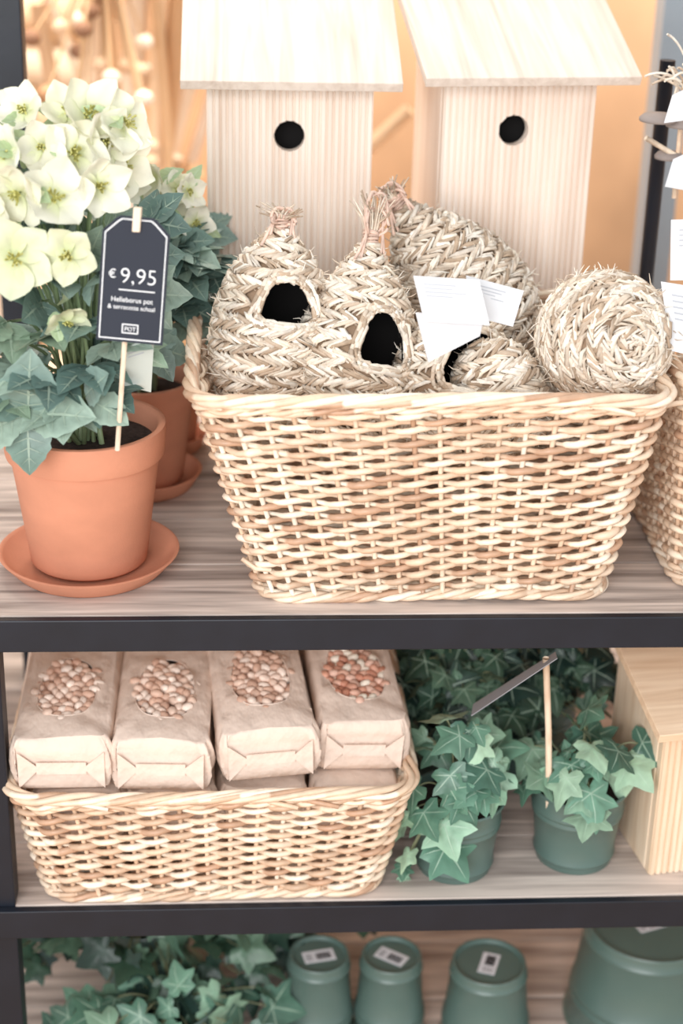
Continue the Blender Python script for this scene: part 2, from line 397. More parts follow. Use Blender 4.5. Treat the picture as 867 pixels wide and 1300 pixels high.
# ------------------------------------------------------------------ birdhouses
def apply_bool(o,cut):
    m=o.modifiers.new('x','BOOLEAN'); m.operation='DIFFERENCE'; m.object=cut; m.solver='EXACT'
    bpy.context.view_layer.update()
    dg=bpy.context.evaluated_depsgraph_get()
    me=bpy.data.meshes.new_from_object(o.evaluated_get(dg)); o.modifiers.clear(); o.data=me
    bpy.data.objects.remove(cut,do_unlink=True)
def birdhouse(name,loc,rz,W,D,H,hole,holer,roofW,roofL,slope,overF,mats,roofT=.014):
    g=grp(name,loc,(0,0,rz)); mb=MB()
    n=int(W/.0092); p=W/n; prof=[]; gd=.0036
    for i in range(n):
        x=-W/2+i*p
        prof+= [(x+.0008,gd),(x+.0020,0),(x+p-.0020,0),(x+p-.0008,gd)]
    T=.017
    prof=[(-W/2,gd)]+prof+[(W/2,gd),(W/2,T),(-W/2,T)]
    k=len(prof); V=[(x,y,0) for x,y in prof]+[(x,y,H) for x,y in prof]
    F=[tuple(range(k))[::-1],tuple(range(k,2*k))]+[(i,(i+1)%k,k+(i+1)%k,k+i) for i in range(k)]
    mb.add(V,F,(1,1,1)); fr=mb.build('front_board',mats[0],g,smooth=False)
    if hole:
        bpy.ops.mesh.primitive_cylinder_add(vertices=48,radius=holer,depth=.1,location=(0,0,0),rotation=(PI/2,0,0))
        cut=bpy.context.object; cut.parent=g; cut.location=(hole[0],.01,hole[1])
        bpy.context.view_layer.update(); apply_bool(fr,cut)
    s=math.tan(slope)
    for sgn,nm in((-1,'side_left'),(1,'side_right')):
        x0=sgn*(W/2+.001); x1=x0+sgn*(-.015)
        b=MB(); y0=T+.001
        V=[(x,y,z) for x in(x0,x1) for (y,z) in((y0,0),(D,0),(D,H+s*D),(y0,H+s*y0))]
        b.add(V,[(0,1,2,3),(7,6,5,4),(0,4,5,1),(1,5,6,2),(2,6,7,3),(3,7,4,0)],(1,1,1))
        b.build(nm,mats[0],g,smooth=False,bevel=.001)
    boxobj('back_board',(0,D+.008,(H+s*D)/2),(W/2,.007,(H+s*D)/2),mats[0],g)
    boxobj('floor_board',(0,D/2,.008),(W/2-.017,D/2-.018,.007),mats[0],g)
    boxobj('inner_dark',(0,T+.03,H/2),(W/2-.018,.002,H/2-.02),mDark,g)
    boxobj('roof_board',(0,-overF+math.cos(slope)*roofL/2,H+.004+roofT/2-s*overF+math.sin(slope)*roofL/2),(roofW/2,roofL/2,roofT/2),mats[1],g,.001,(slope,0,0))
    return g
birdhouse('wooden_birdhouse',(-.056,.48,.19),0,.232,.17,.413,(-.001,.321),.0215,.302,.27,d(24),.055,(mPine,mPineR))
birdhouse('wooden_birdhouse',(.270,.495,.19),d(7),.222,.17,.424,(-.008,.330),.0215,.306,.27,d(24),.06,(mPine,mPineR))
birdhouse('wooden_birdhouse',(.564,.075,Z2+.0),d(9),.225,.17,.272,(0,.17),.0215,.30,.24,d(16),.06,(mPineW,mPineWR))
cr=grp('wooden_crate',(.118,.57,0))
for i in range(4): boxobj('slat_%d'%i,(0,-.092,.025+i*.047),(.282,.008,.021),mPineW,cr)
boxobj('lid',(0,-.005,.1825),(.285,.100,.0065),mPineW,cr)
for sx in(-1,1): boxobj('end_%d'%sx,(sx*.272,0.003,.088),(.008,.085,.087),mPineW,cr)

# ------------------------------------------------------------------ terracotta pots
def terracotta(g,R=.105,H=.195,r0=.076,z=.012):
    mb=MB(); band=H*.22
    pr=[(.001,z),(r0-.004,z),(r0,z+.004),(R*.905,z+H-band-.004),(R*.91,z+H-band),(R*.965,z+H-band+.001),(R*.975,z+H-band+.005),(R,z+H-.006),(R-.001,z+H-.001),(R-.004,z+H),(R-.009,z+H-.001),(R-.012,z+H-.006),(R*.86,z+H-.03)]
    mb.lathe(pr,72); mb.build('pot',mTerra,g,sharp=50)
    s=MB(); s.lathe([(R*.885,z+H-.028),(R*.5,z+H-.022),(.001,z+H-.018)],40); s.build('soil',mSoil,g)
def saucer(g,R=.121,h=.026):
    mb=MB(); mb.lathe([(.001,.0),(R*.80,.0),(R*.83,.003),(R-.003,h-.003),(R-.001,h),(R-.004,h+.001),(R-.008,h-.002),(R*.80,.009),(.001,.009)],72); mb.build('saucer',mTerra,g,sharp=60)

# leaves -----------------------------------------------------------
def frame(fwd,nrm):
    f=np.array(fwd,float);f/=np.linalg.norm(f)+1e-9
    n=np.array(nrm,float);n-=f*n.dot(f);n/=np.linalg.norm(n)+1e-9
    s=np.cross(f,n); return s,f,n
def ivy_leaf(mb,p,fwd,nrm,size,col,Q,vein=True):
    s,f,n=frame(fwd,nrm)
    half=[(.0,-.02),(.16,-.17),(.34,-.16),(.50,-.06),(.44,.08),(.40,.17),(.56,.30),(.66,.47),(.46,.50),(.31,.52),(.22,.66),(.12,.86),(0,1.0)]
    out=half+[(-x,y) for x,y in half[-2:0:-1]]
    sc1=Q.uniform(.85,1.1)
    curl=Q.uniform(.05,.32)
    def w(x,y,dz=0):
        zz=-curl*(x*x)*.9-curl*.6*(y-.3)**2+.04*math.sin(9*x+5*y)+dz
        return np.array(p)+size*(s*x*sc1+f*y+n*zz)
    ctr=(0,.12)
    V=[w(*ctr,-.0)];C=[np.array(col)*1.3]
    k=len(out)
    for x,y in out:
        mx=ctr[0]*.5+x*.5;my=ctr[1]*.5+y*.5
        V.append(w(mx,my,.035)); C.append(np.array(col)*Q.uniform(.85,1.05))
    for i,(x,y) in enumerate(out):
        V.append(w(x,y,0)); C.append(np.array(col)*Q.uniform(.88,1.2))
    F=[]
    for i in range(k):
        j=(i+1)%k
        F.append((0,1+i,1+j)); F.append((1+i,1+k+i,1+k+j,1+j))
    mb.add(V,F,C)
    if vein:
        vc=np.array(col)*1.0*.45+np.array(lin((190,214,192)))*.55
        for tx,ty in((0,.95),(.62,.45),(-.62,.45),(.45,-.06),(-.45,-.06)):
            m=((ctr[0]+tx)/2,(ctr[1]+ty)/2); dx,dy=tx-ctr[0],ty-ctr[1];l=math.hypot(dx,dy); px,py=-dy/l*.015,dx/l*.015
            mb.add([w(ctr[0]+px,ctr[1]+py,.02),w(ctr[0]-px,ctr[1]-py,.02),w(m[0]-px,m[1]-py,.046),w(m[0]+px,m[1]+py,.046),w(tx*.97,ty*.97,.014)],[(0,1,2,3),(3,2,4)],vc)
def oval_leaf(mb,p,fwd,nrm,size,col,Q,wd=.32,serr=True,fold=.12):
    s,f,n=frame(fwd,nrm); m=12
    bend=Q.uniform(.05,.35)
    A=(-1,-.66,-.33,0,.33,.66,1); na=len(A)
    V=[];C=[]
    def P(t,a,dz=0):
        wdt=wd*math.sin(PI*min(1,max(t,0)*.96+.03)**.85)
        x=a*wdt; z=fold*abs(a)*wdt*2-bend*t*t-(.012 if abs(a)<.01 else 0)+dz
        return np.array(p)+size*(s*x+f*t+n*z)
    for i in range(m):
        t=i/(m-1)
        for j,a in enumerate(A):
            aa=a*(1+(.05*(-1)**i if serr and abs(a)==1 else 0))
            if i==m-1: aa*=.1
            V.append(P(t,aa))
            C.append(np.array(col)*(.92+.10*((i+j)%2)+(.12 if abs(a)==1 else 0)))
    F=[(i*na+j,i*na+j+1,(i+1)*na+j+1,(i+1)*na+j) for i in range(m-1) for j in range(na-1)]
    mb.add(V,F,C)
    vc=np.array(col)*.5+np.array(lin((190,206,184)))*.5
    w_=.035/max(wd,.1)
    mb.add([P(.0,-w_,.018),P(.0,w_,.018),P(.5,w_*.7,.018),P(.5,-w_*.7,.018),P(.97,0,.012)],[(0,1,2,3),(3,2,4)],vc)
    if size>.05:
        for k in range(4):
            t0=.14+k*.18
            for sg in(-1,1):
                mb.add([P(t0,0,.020),P(t0+.03,0,.020),P(t0+.15,sg*.8,.016)],[(0,1,2)],vc*.9)
def flower(mb,p,nrm,size,Q,tint,green=0.0):
    n=np.array(nrm,float);n/=np.linalg.norm(n); up=np.array([.2,.1,1.]);a=np.cross(n,up);a/=np.linalg.norm(a);b=np.cross(n,a)
    rot=Q.uniform(0,2*PI); white=np.array(lin((250,246,230)))*(1-green)+np.array(lin((232,234,202)))*green; mid=np.array(lin((222,228,178)))
    cup0=Q.uniform(.15,.75)
    for k in range(5):
        t=rot+2*PI*k/5+Q.normal(0,.06); fw=a*math.cos(t)+b*math.sin(t); sd=np.cross(n,fw)
        cup=cup0+Q.uniform(-.1,.15); V=[];C=[]; m=8
        lift=.002*(k%2); wk=Q.uniform(.34,.42)
        for i in range(m):
            q=i/(m-1); wdt=wk*math.sin(PI*(q*.88+.08))**.72
            for aa in(-1,-.5,0,.5,1):
                x=aa*wdt; z=cup*q*q*.7+.16*abs(aa)*wdt+.06*math.sin(6*q+k+2*aa)-.02*q
                V.append(np.array(p)+size*(fw*(.04+q*.64*(1-.06*abs(aa)))+sd*x*.9+n*z)+n*lift)
                qq=min(1,q*2.0)
                C.append((white*qq+mid*(1-qq))*tint*(1-.10*(abs(aa)<.2)))
        F=[(i*5+j,i*5+j+1,(i+1)*5+j+1,(i+1)*5+j) for i in range(m-1) for j in range(4)]
        mb.add(V,F,C)
    yc=np.array(lin((224,220,140)))
    for i in range(20):
        t=Q.uniform(0,2*PI); r=Q.uniform(.03,.17)*size
        e=np.array(p)+n*size*Q.uniform(.15,.28)+(a*math.cos(t)+b*math.sin(t))*r
        mb.tube([np.array(p)+n*.001,e],[.0006,.0013],4,yc)
def bez(a,b,c,n=8):
    a,b,c=map(lambda q:np.array(q,float),(a,b,c)); t=np.linspace(0,1,n)[:,None]
    return a*(1-t)**2+2*b*t*(1-t)+c*t*t

def hellebore(name,loc,R,H,r0,sR,flowers,leafgroups,seed,fsize=.06,big=()):
    g=grp(name,loc); Q=np.random.default_rng(seed); L0=np.array(loc)
    saucer(g,sR); terracotta(g,R,H,r0)
    st=MB();lf=MB();pt=MB()
    gs=np.array(lin((136,156,116)))
    for f in flowers:
        p=np.array(f[:3])-L0
        nr=np.array(f[3:6]) if len(f)>3 else np.array([Q.uniform(-1.1,1.1),-1,Q.uniform(-.7,.6)])
        sz=fsize*Q.uniform(.8,1.1)*(f[6] if len(f)>6 else 1)
        n=nr/np.linalg.norm(nr)
        base=(Q.uniform(-.03,.03),Q.uniform(-.03,.03),H-.02)
        st.tube(bez(base,(p[0]*.35,p[1]*.3,p[2]*.9),p-n*.002),np.linspace(.0032,.0016,8),6,gs*Q.uniform(.8,1.1))
        flower(pt,p,n,sz,Q,Q.uniform(.95,1.0),1.0 if len(f)>6 else Q.uniform(0,.5))
        for k in range(2):
            oval_leaf(lf,p-n*.014+Q.normal(0,.006,3),(Q.normal(0,.6),Q.normal(0,.4),-.1+Q.normal(0,.6)),(0,-1,.5),.042,np.array(lin((176,194,152))),Q,.26)
    PALH=[(132,154,144),(110,134,124),(154,174,158),(94,118,110),(142,164,140)]
    for lg in leafgroups:
        p=np.array(lg[:3])-L0; ls=lg[3]
        base=(Q.uniform(-.02,.02),Q.uniform(-.02,.02),H-.02)
        st.tube(bez(base,(p[0]*.3,p[1]*.3,max(p[2],H)*1.02),p),np.linspace(.003,.0018,8),6,gs*.8)
        out=p-np.array([0,0,H]); out[2]*=.3; out/=np.linalg.norm(out)+1e-6
        nl=Q.integers(3,6); a0=Q.uniform(-.3,.3)
        nrm=np.array([out[0]*.3+Q.normal(0,.2),-.75+Q.normal(0,.2),.75])
        s,f,n=frame(out+np.array([0,-.3,-.35]),nrm)
        colr=np.array(lin(PALH[Q.integers(5)]))
        for k in range(nl):
            a=a0+(k-(nl-1)/2)*.85
            oval_leaf(lf,p,f*math.cos(a)+s*math.sin(a),n+Q.normal(0,.15,3),ls*(1-.12*abs(k-(nl-1)/2)),colr*Q.uniform(.85,1.15),Q,.36)
    for (x,y,z,fx,fy,fz,sz) in big:
        p=np.array((x,y,z))-L0
        st.tube(bez((0,-.02,H-.02),(p[0]*.4,p[1]*.5,H+.04),p),np.linspace(.003,.0018,8),6,gs*.8)
        oval_leaf(lf,p,(fx,fy,fz),(.1,-.8,.8),sz,np.array(lin(PALH[Q.integers(3)]))*1.05,Q,.42,fold=.08)
    st.build('stems',mLeaf,g); lf.build('leaves',mLeaf,g); pt.build('flowers',mPetal,g)
    return g
Q=np.random.default_rng(21)
fl=[(-.392,.05,.452,.15,-1,.25,1.12),(-.330,.055,.455,-.1,-1,.1,1.12),(-.348,.09,.515),(-.388,.09,.522),(-.298,.11,.525,.6,-1,.1),(-.362,.13,.565),(-.292,.14,.570,.7,-.8,.3),(-.405,.12,.560,-.6,-1,.4),
 (-.335,.055,.375,.3,-1,-.5,.8),(-.268,.15,.592,.8,-.7,.3),(-.418,.14,.53,-.4,-1,0),(-.325,.13,.558,.1,-1,.3),(-.335,.17,.598,.2,-.8,.7),(-.385,.17,.600,-.3,-.8,.5),(-.425,.1,.49,-.5,-1,.2),(-.31,.16,.595,.4,-.7,.6),(-.272,.15,.54,.8,-.8,0)]
lg=[]
for (x,y,z,s) in((-.395,.055,.315,.07),(-.36,.045,.310,.07),(-.43,.06,.285,.08),(-.345,.05,.268,.07),(-.31,.06,.315,.07),(-.295,.07,.275,.06),(-.36,.08,.350,.07),(-.318,.08,.365,.065),(-.285,.09,.335,.06),(-.41,.08,.365,.075),(-.27,.12,.39,.05),(-.265,.12,.31,.055),(-.30,.10,.42,.06),(-.35,.10,.41,.07),(-.40,.12,.43,.06),(-.43,.08,.34,.07),(-.37,.10,.385,.07)):
    lg.append((x,y,z,s))
for i in range(26): lg.append((-.33+Q.uniform(-.11,.09),.17+Q.uniform(-.03,.08),Q.uniform(.27,.50),.062))
bigl=[(-.385,.04,.262,.1,-.4,.9,.088),(-.378,.035,.262,.9,-.5,.25,.082),(-.385,.03,.258,.05,-.5,-.9,.066),(-.392,.03,.262,-.9,-.4,-.2,.075),(-.39,.035,.266,-.7,-.3,.7,.075),(-.315,.04,.285,.4,-.5,.6,.06),(-.31,.04,.28,.8,-.4,-.3,.055)]
pot1=hellebore('potted_hellebore',(-.329,.158,0),.106,.195,.077,.121,fl,lg,31,big=bigl)
fl2=[(-.245,.40,.468),(-.212,.40,.455,.3,-1,.2),(-.190,.39,.410,.5,-1,.1),(-.268,.40,.475),(-.28,.38,.46),(-.228,.41,.435),(-.198,.40,.45,.8,-1,.3),(-.25,.36,.29,.2,-1,-.3)]
lg2=[]
for i in range(40): lg2.append((-.25+Q.uniform(-.06,.085),.42+Q.uniform(-.09,.05),Q.uniform(.27,.405),.06))
hellebore('potted_hellebore',(-.27,.435,0),.082,.16,.058,.088,fl2,lg2,32,fsize=.044)
lg3=[(-.24+Q.uniform(-.05,.05),.57+Q.uniform(-.04,.03),Q.uniform(.2,.33),.055) for i in range(14)]
hellebore('potted_hellebore',(-.235,.585,0),.055,.11,.04,.058,[(-.22,.57,.37),(-.25,.56,.38)],lg3,33,fsize=.05)

# ------------------------------------------------------------------ price tag
def text(s,size,loc,parent,mat,align='CENTER',bold=0):
    c=bpy.data.curves.new('t','FONT'); c.body=s; c.size=size; c.align_x=align; c.extrude=.0002; c.offset=bold
    o=bpy.data.objects.new('lettering',c); sc.collection.objects.link(o)
    bpy.context.view_layer.update()
    me=bpy.data.meshes.new_from_object(o.evaluated_get(bpy.context.evaluated_depsgraph_get()))
    bpy.data.objects.remove(o,do_unlink=True)
    me.materials.clear(); me.materials.append(mat)
    o=bpy.data.objects.new('lettering',me); sc.collection.objects.link(o); o.parent=parent; o.location=loc; o.rotation_euler=(PI/2,0,0); return o
def plate(mb,pts,y0,y1,col):
    k=len(pts); V=[(x,y0,z) for x,z in pts]+[(x,y1,z) for x,z in pts]
    mb.add(V,[tuple(range(k)),tuple(range(k,2*k))[::-1]]+[(i,k+i,k+(i+1)%k,(i+1)%k) for i in range(k)],col)
tag=grp('price_tag',(-.252,.012,.438),(d(-10),d(4),d(-4)))
w,h=.039,.073
def oct_(w,h,c=.018): return [(-w,-h),(w,-h),(w,h-c),(w-c*.85,h-.003),(w-c*1.1,h),(-w+c*1.1,h),(-w+c*.85,h-.003),(-w,h-c)]
mb=MB(); plate(mb,oct_(w,h),-.001,.001,(1,1,1)); mb.build('board',mSlate,tag,smooth=False)
mb=MB(); o1=oct_(w-.003,h-.003,.017);o2=oct_(w-.0042,h-.0042,.0166)
for i in range(8):
    j=(i+1)%8; mb.add([(o1[i][0],-.0016,o1[i][1]),(o1[j][0],-.0016,o1[j][1]),(o2[j][0],-.0016,o2[j][1]),(o2[i][0],-.0016,o2[i][1])],[(0,1,2,3)],(1,1,1))
mb.box((.005,-.0014,-.012),(.021,.0004,.0006))
bx_=[(-.009,-.062),(.009,-.062),(.009,-.052),(-.009,-.052)]
for i in range(4):
    a=bx_[i];b=bx_[(i+1)%4]; mb.box(((a[0]+b[0])/2,-.0014,(a[1]+b[1])/2),(abs(a[0]-b[0])/2+.0006,.0004,abs(a[1]-b[1])/2+.0006))
mb.build('chalk_border',mWhite,tag,smooth=False)
text('9,95',.0255,(.006,-.0014,-.004),tag,mWhite,bold=-.0004); text('€',.014,(-.0245,-.0014,.001),tag,mWhite)
text('Helleborus pot',.0080,(0,-.0014,-.026),tag,mWhite); text('& terracotta schaal',.0072,(0,-.0014,-.0345),tag,mWhite); text('POT',.007,(0,-.0014,-.0597),tag,mWhite)
boxobj('peg',(0,-.001,.070),(.0045,.006,.014),mStick,tag,.001)
mb=MB(); mb.tube([(.0,.004,.07),(-.006,.006,-.05),(-.012,.055,-.215)],.0033,8); mb.build('stick',mStick,tag)
pc=grp('paper_hang_tag'); paper('card',[(-.268,.07,.335),(-.232,.075,.352),(-.238,.08,.275),(-.270,.075,.285)],(200,206,198),2,pc)

# ------------------------------------------------------------------ peanut bags
def ell(mb,c,rx,ry,rz,rot,col,seg=9,rg=6):
    V=[];F=[]
    Rm=np.array(Euler(rot).to_matrix())
    for i in range(rg+1):
        ph=PI*i/rg
        for j in range(seg):
            t=2*PI*j/seg
            V.append(Rm@np.array([rx*math.cos(ph),ry*math.sin(ph)*math.cos(t),rz*math.sin(ph)*math.sin(t)])+np.array(c))
    for i in range(rg):
        for j in range(seg):
            k=(j+1)%seg;F.append((i*seg+j,i*seg+k,(i+1)*seg+k,(i+1)*seg+j))
    mb.add(V,F,col)
def peanut_bag(name,loc,rot,W=.125,Ln=.285,T=.078,seed=1,win=True):
    g=grp(name,loc,rot); Q=np.random.default_rng(seed)
    mb=MB(); n=160; hx,hy=W/2,Ln/2
    wc=(0,-Ln*.5+.120); wx,wy=.039,.072
    def rect(a,hx,hy,e=.14):
        ca,sa=math.cos(a),math.sin(a)
        return np.array([hx*math.copysign(abs(ca)**e,ca)*1.0,hy*math.copysign(abs(sa)**e,sa)])
    ang=[2*PI*i/n for i in range(n)]
    f1,f2,f3=Q.uniform(0,6,3)
    def bulge(x,y): 
        e=max(0,min(1,1-abs(x/hx)))
        return .010*math.cos(x/hx*PI/2*.95)*math.cos(min(1,abs(y/hy))*PI/2*.85)+.0030*math.sin(38*x+f1+20*y)*math.sin(29*y+f2)+.0018*math.sin(110*y+60*x+f3)*(1-e)+.0012*math.sin(150*x-70*y+f2)*(1-e)
    rings=[]
    def hole(a,g_=0):
        return np.array([wc[0]+(wx+g_)*math.copysign(abs(math.cos(a))**.85,math.cos(a))*(1-.1*math.sin(a)),wc[1]+(wy+g_)*math.copysign(abs(math.sin(a))**.85,math.sin(a))])
    for t in([0,.1,.25,.4,.55,.7,.85,.95,1.0]):
        ring=[]
        for a in ang:
            o=rect(a,hx-.002,hy-.002); p=hole(a)*(1-t)+o*t
            ring.append((p[0],p[1],T+bulge(p[0],p[1])))
        rings.append(ring)
    for (dx,z,wv) in((.0005,T-.003,.0008),(.0025,T-.010,.0022),(.0040,T*.75,.0038),(.0050,T*.55,.0046),(.0045,T*.35,.0042),(.002,T*.15,.0026),(.001,.004,.001),(-.003,0,0)):
        rings.append([(lambda p:(p[0],p[1],z+wv*.6*math.sin(5*a+f2)))(rect(a,hx+dx+wv*math.sin(9*a+f1+z*60),hy+dx+wv*math.sin(7*a+f3+z*80)+wv*.3*math.sin(31*a+z*200),.12)) for a in ang])
    V=[p for r in rings for p in r]
    F=[(i*n+j,(i+1)*n+j,(i+1)*n+(j+1)%n,i*n+(j+1)%n) for i in range(len(rings)-1) for j in range(n)]
    F.append(tuple((len(rings)-1)*n+j for j in range(n)))
    mb.add(V,F,(1,1,1))
    y=-hy-.0095
    for sg in(-1,1):
        pts=[(sg*(hx-.006),.008),(sg*(hx-.006),T-.014),(sg*(hx-.034),T*.5)]
        V=[(x,y+.0012,z) for x,z in pts]+[(x,y-.0002,z) for x,z in pts]
        mb.add(V,[(0,1,2),(3,4,5),(0,1,4,3),(1,2,5,4),(2,0,3,5)],(1,1,1))
    mb.box((0,y+.0006,T*.5),(hx-.03,.0007,.009))
    mb.build('paper_bag',mKraft,g,sharp=50)
    if win:
        nb=MB()
        cols=[lin(c) for c in((226,194,174),(216,178,156),(236,208,190),(206,166,144),(242,220,204))]
        if seed==4: cols=[lin(c) for c in((206,150,126),(192,132,108),(216,168,146),(226,184,164),(244,230,212))]
        for layer in range(2):
            st=.0132
            for iy in range(int(2*wy/(st*.9))+3):
                for ix in range(int(2*wx/st)+3):
                    x=wc[0]-wx-.004+ix*st+(iy%2)*st/2+Q.normal(0,.0016)+layer*.005; yv=wc[1]-wy-.004+iy*st*.9+Q.normal(0,.0016)
                    if ((x-wc[0])/(wx+.005))**2+((yv-wc[1])/(wy+.005))**2>1: continue
                    ell(nb,(x,yv,T+bulge(x,yv)-.0050-layer*.0065+Q.normal(0,.0014)),.0096*Q.uniform(.85,1.1),.0068,.0062,(Q.normal(0,.35),Q.normal(0,.35),Q.uniform(0,PI)),np.array(cols[Q.integers(5)])*Q.uniform(.9,1.08),10,7)
        nb.build('peanuts',mNut,g)
        hm=MB(); P=[]
        for a in ang:
            x,yy=hole(a,.0006); P.append((x,yy,T+bulge(x,yy)))
        hm.tube(P,.0009,4,(1,1,1),closed=True); hm.build('window_edge',mKraft,g)
    return g
zb=-.257
peanut_bag('peanut_bag',(-.363,.160,zb),(d(2),0,d(0)),seed=1)
peanut_bag('peanut_bag',(-.231,.158,zb-.003),(d(2),d(1),d(-1)),seed=2)
peanut_bag('peanut_bag',(-.100,.172,zb+.008),(d(3.5),d(-2),d(5)),seed=3)
peanut_bag('peanut_bag',(.027,.205,zb+.000),(d(4),d(3),d(4)),W=.118,seed=4)
for i in range(4): peanut_bag('peanut_bag',(-.345+.124*i,.175,zb-.096),(0,0,0),W=.114,seed=10+i,win=False)

# ------------------------------------------------------------------ green buckets & ivy
def bucket_prof(rt,rb,H,inv=False):
    def rr(z): return rb+(rt-rb)*z/H
    pr=[(.001,.005),(rb-.007,.005),(rb-.005,.0),(rb-.001,-.0005),(rb,.001),(rb+.0005,.003)]
    for zc in sorted((H*.12,H*.66,H*.74)):
        pr+=[(rr(zc-.004),zc-.004),(rr(zc)+.0024,zc-.001),(rr(zc)+.0024,zc+.001),(rr(zc+.004),zc+.004)]
    pr+=[(rt-.0005,H-.005),(rt+.0028,H-.004),(rt+.0034,H-.001),(rt+.002,H+.001),(rt-.001,H),(rt-.003,H-.006),(rr(H*.8)-.002,H*.8)]
    if inv: pr=[(r,H-z) for r,z in pr][:-1]
    return pr
def green_bucket(g,rt,rb,H,inv=False):
    mb=MB(); mb.lathe(bucket_prof(rt,rb,H,inv),64); mb.build('bucket',mGreen,g,sharp=40)
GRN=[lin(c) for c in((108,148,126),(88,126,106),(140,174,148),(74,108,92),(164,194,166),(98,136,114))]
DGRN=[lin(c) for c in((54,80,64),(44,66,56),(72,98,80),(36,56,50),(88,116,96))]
def ivy_leaves(g,n,c,rad,zr,size,pal,seed,vein=True,root=(0,0,.1),extra=(),zlo=.35):
    Q=np.random.default_rng(seed); lf=MB(); st=MB()
    items=list(extra)
    for i in range(n):
        t=Q.uniform(0,2*PI); rr=rad*math.sqrt(Q.uniform(.02,1)); 
        x=c[0]+rr*math.cos(t);y=c[1]+rr*math.sin(t)*.9
        z=c[2]+zr*(1-(rr/rad)**2)*Q.uniform(zlo,1.05)+Q.normal(0,.008)
        items.append((x,y,z,size*Q.uniform(.55,1.2)))
    for (x,y,z,s) in items:
        dx,dy=x-c[0],y-c[1]
        nrm=np.array([dx*5+Q.normal(0,.5),-.7+dy*3+Q.normal(0,.4),.8+Q.normal(0,.35)])
        fwd=np.array([dx*8+Q.normal(0,.7),-.5+Q.normal(0,.5),-.35+Q.normal(0,.45)])
        col=np.array(pal[Q.integers(len(pal))])*Q.uniform(.8,1.15)
        ivy_leaf(lf,(x,y,z),fwd,nrm,s,col,Q,vein)
        st.tube(bez((root[0]+dx*.2,root[1]+dy*.2,root[2]),((root[0]+x)/2,(root[1]+y)/2,max(z,root[2])+.01),(x,y,z)),.0013,4,np.array(lin((134,138,106))))
    lf.build('ivy_leaves',mLeaf,g); st.build('stems',mLeaf,g)
def potted_ivy(name,loc,rt,rb,H,n,rad,zr,size,pal,seed,c=(0,0,0),extra=(),**kw):
    g=grp(name,loc); green_bucket(g,rt,rb,H)
    s=MB(); s.lathe([(rt-.004,H-.012),(.001,H-.008)],32); s.build('soil',mSoil,g)
    ivy_leaves(g,n,(c[0],c[1],H+c[2]),rad,zr,size,pal,seed,root=(0,0,H-.01),extra=extra,**kw); return g
potted_ivy('potted_ivy',(.177,.095,Z2),.065,.053,.115,22,.075,.10,.052,GRN,41,c=(0,.005,.03),extra=[(-.055,-.05,.125,.058),(-.028,-.065,.118,.06),(-.075,-.03,.085,.04),(-.07,-.055,.06,.036),(-.078,-.045,.03,.026),(-.03,-.07,.080,.064),(-.06,-.03,.15,.055),(-.045,-.06,.09,.05),(-.08,-.045,.01,.02),(-.074,-.04,.115,.04),(.02,-.05,.16,.06),(.05,-.04,.15,.055),(-.02,-.04,.18,.05),(.05,-.02,.18,.05)])
potted_ivy('potted_ivy',(.354,.115,Z2),.067,.055,.122,22,.075,.09,.056,GRN,42,c=(0,.005,.025),extra=[(.0,-.06,.15,.064),(-.03,-.055,.17,.055),(.055,-.03,.175,.062),(-.055,-.03,.15,.05),(.005,-.066,.115,.055),(.04,-.04,.20,.05),(.075,-.01,.19,.055),(-.075,-.02,.14,.045)])
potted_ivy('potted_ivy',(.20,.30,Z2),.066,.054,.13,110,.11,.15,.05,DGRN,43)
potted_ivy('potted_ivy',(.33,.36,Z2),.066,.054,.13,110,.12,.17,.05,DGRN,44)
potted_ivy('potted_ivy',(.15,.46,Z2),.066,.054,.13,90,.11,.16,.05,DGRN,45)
pl=grp('plant_label',(.325,.09,Z2+.1)); mb=MB()
mb.tube([(-.02,-.01,.0),(-.034,-.03,.14),(-.048,-.04,.258)],.0045,8); mb.build('stick',mStick,pl)
paper('card',[(-.038,-.062,.270),(-.034,-.03,.262),(-.134,.005,.162),(-.142,-.032,.166)],(140,140,144),0,pl)

def inv_bucket(name,loc,rb,H,ang):
    g=grp(name,loc,(0,0,ang)); rt=rb*1.22
    green_bucket(g,rt,rb,H,True)
    mb=MB(); zt=H-.0048
    mb.box((0,0,zt+.0004),(.025,.0135,.0004),lin((222,222,226)))
    for i in range(14):
        mb.box((-.004+i*.0017,-.001,zt+.0010),(.0004 if i%3 else .0007,.0075,.0002),lin((40,40,44)))
    for i in range(4): mb.box((-.016,-.007+i*.004,zt+.001),(.005,.0006,.0002),lin((90,90,96)))
    mb.build('barcode_sticker',mPaper,g,smooth=False)
    return g
inv_bucket('green_metal_bucket',(-.004,.24,Z3),.047,.151,d(12))
inv_bucket('green_metal_bucket',(.11,.235,Z3),.047,.151,d(-35))
inv_bucket('green_metal_bucket',(.262,.215,Z3),.058,.150,d(70))
inv_bucket('green_metal_bucket',(.525,.26,Z3),.100,.185,d(20))
gi=grp('potted_ivy',(-.24,.17,Z3)); green_bucket(gi,.075,.06,.13)
ivy_leaves(gi,30,(0,0,.10),.17,.07,.06,GRN[:4],51,root=(0,0,.12),extra=[(-.07,-.1,.12,.08),(.0,-.1,.125,.085),(.06,-.1,.11,.075),(-.03,-.06,.15,.06)])
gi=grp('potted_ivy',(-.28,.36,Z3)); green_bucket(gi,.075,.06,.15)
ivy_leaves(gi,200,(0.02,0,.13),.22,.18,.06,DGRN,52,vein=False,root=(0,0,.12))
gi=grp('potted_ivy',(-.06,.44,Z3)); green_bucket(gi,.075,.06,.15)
ivy_leaves(gi,110,(0.0,0,.13),.15,.16,.06,DGRN,53,vein=False,root=(0,0,.12))

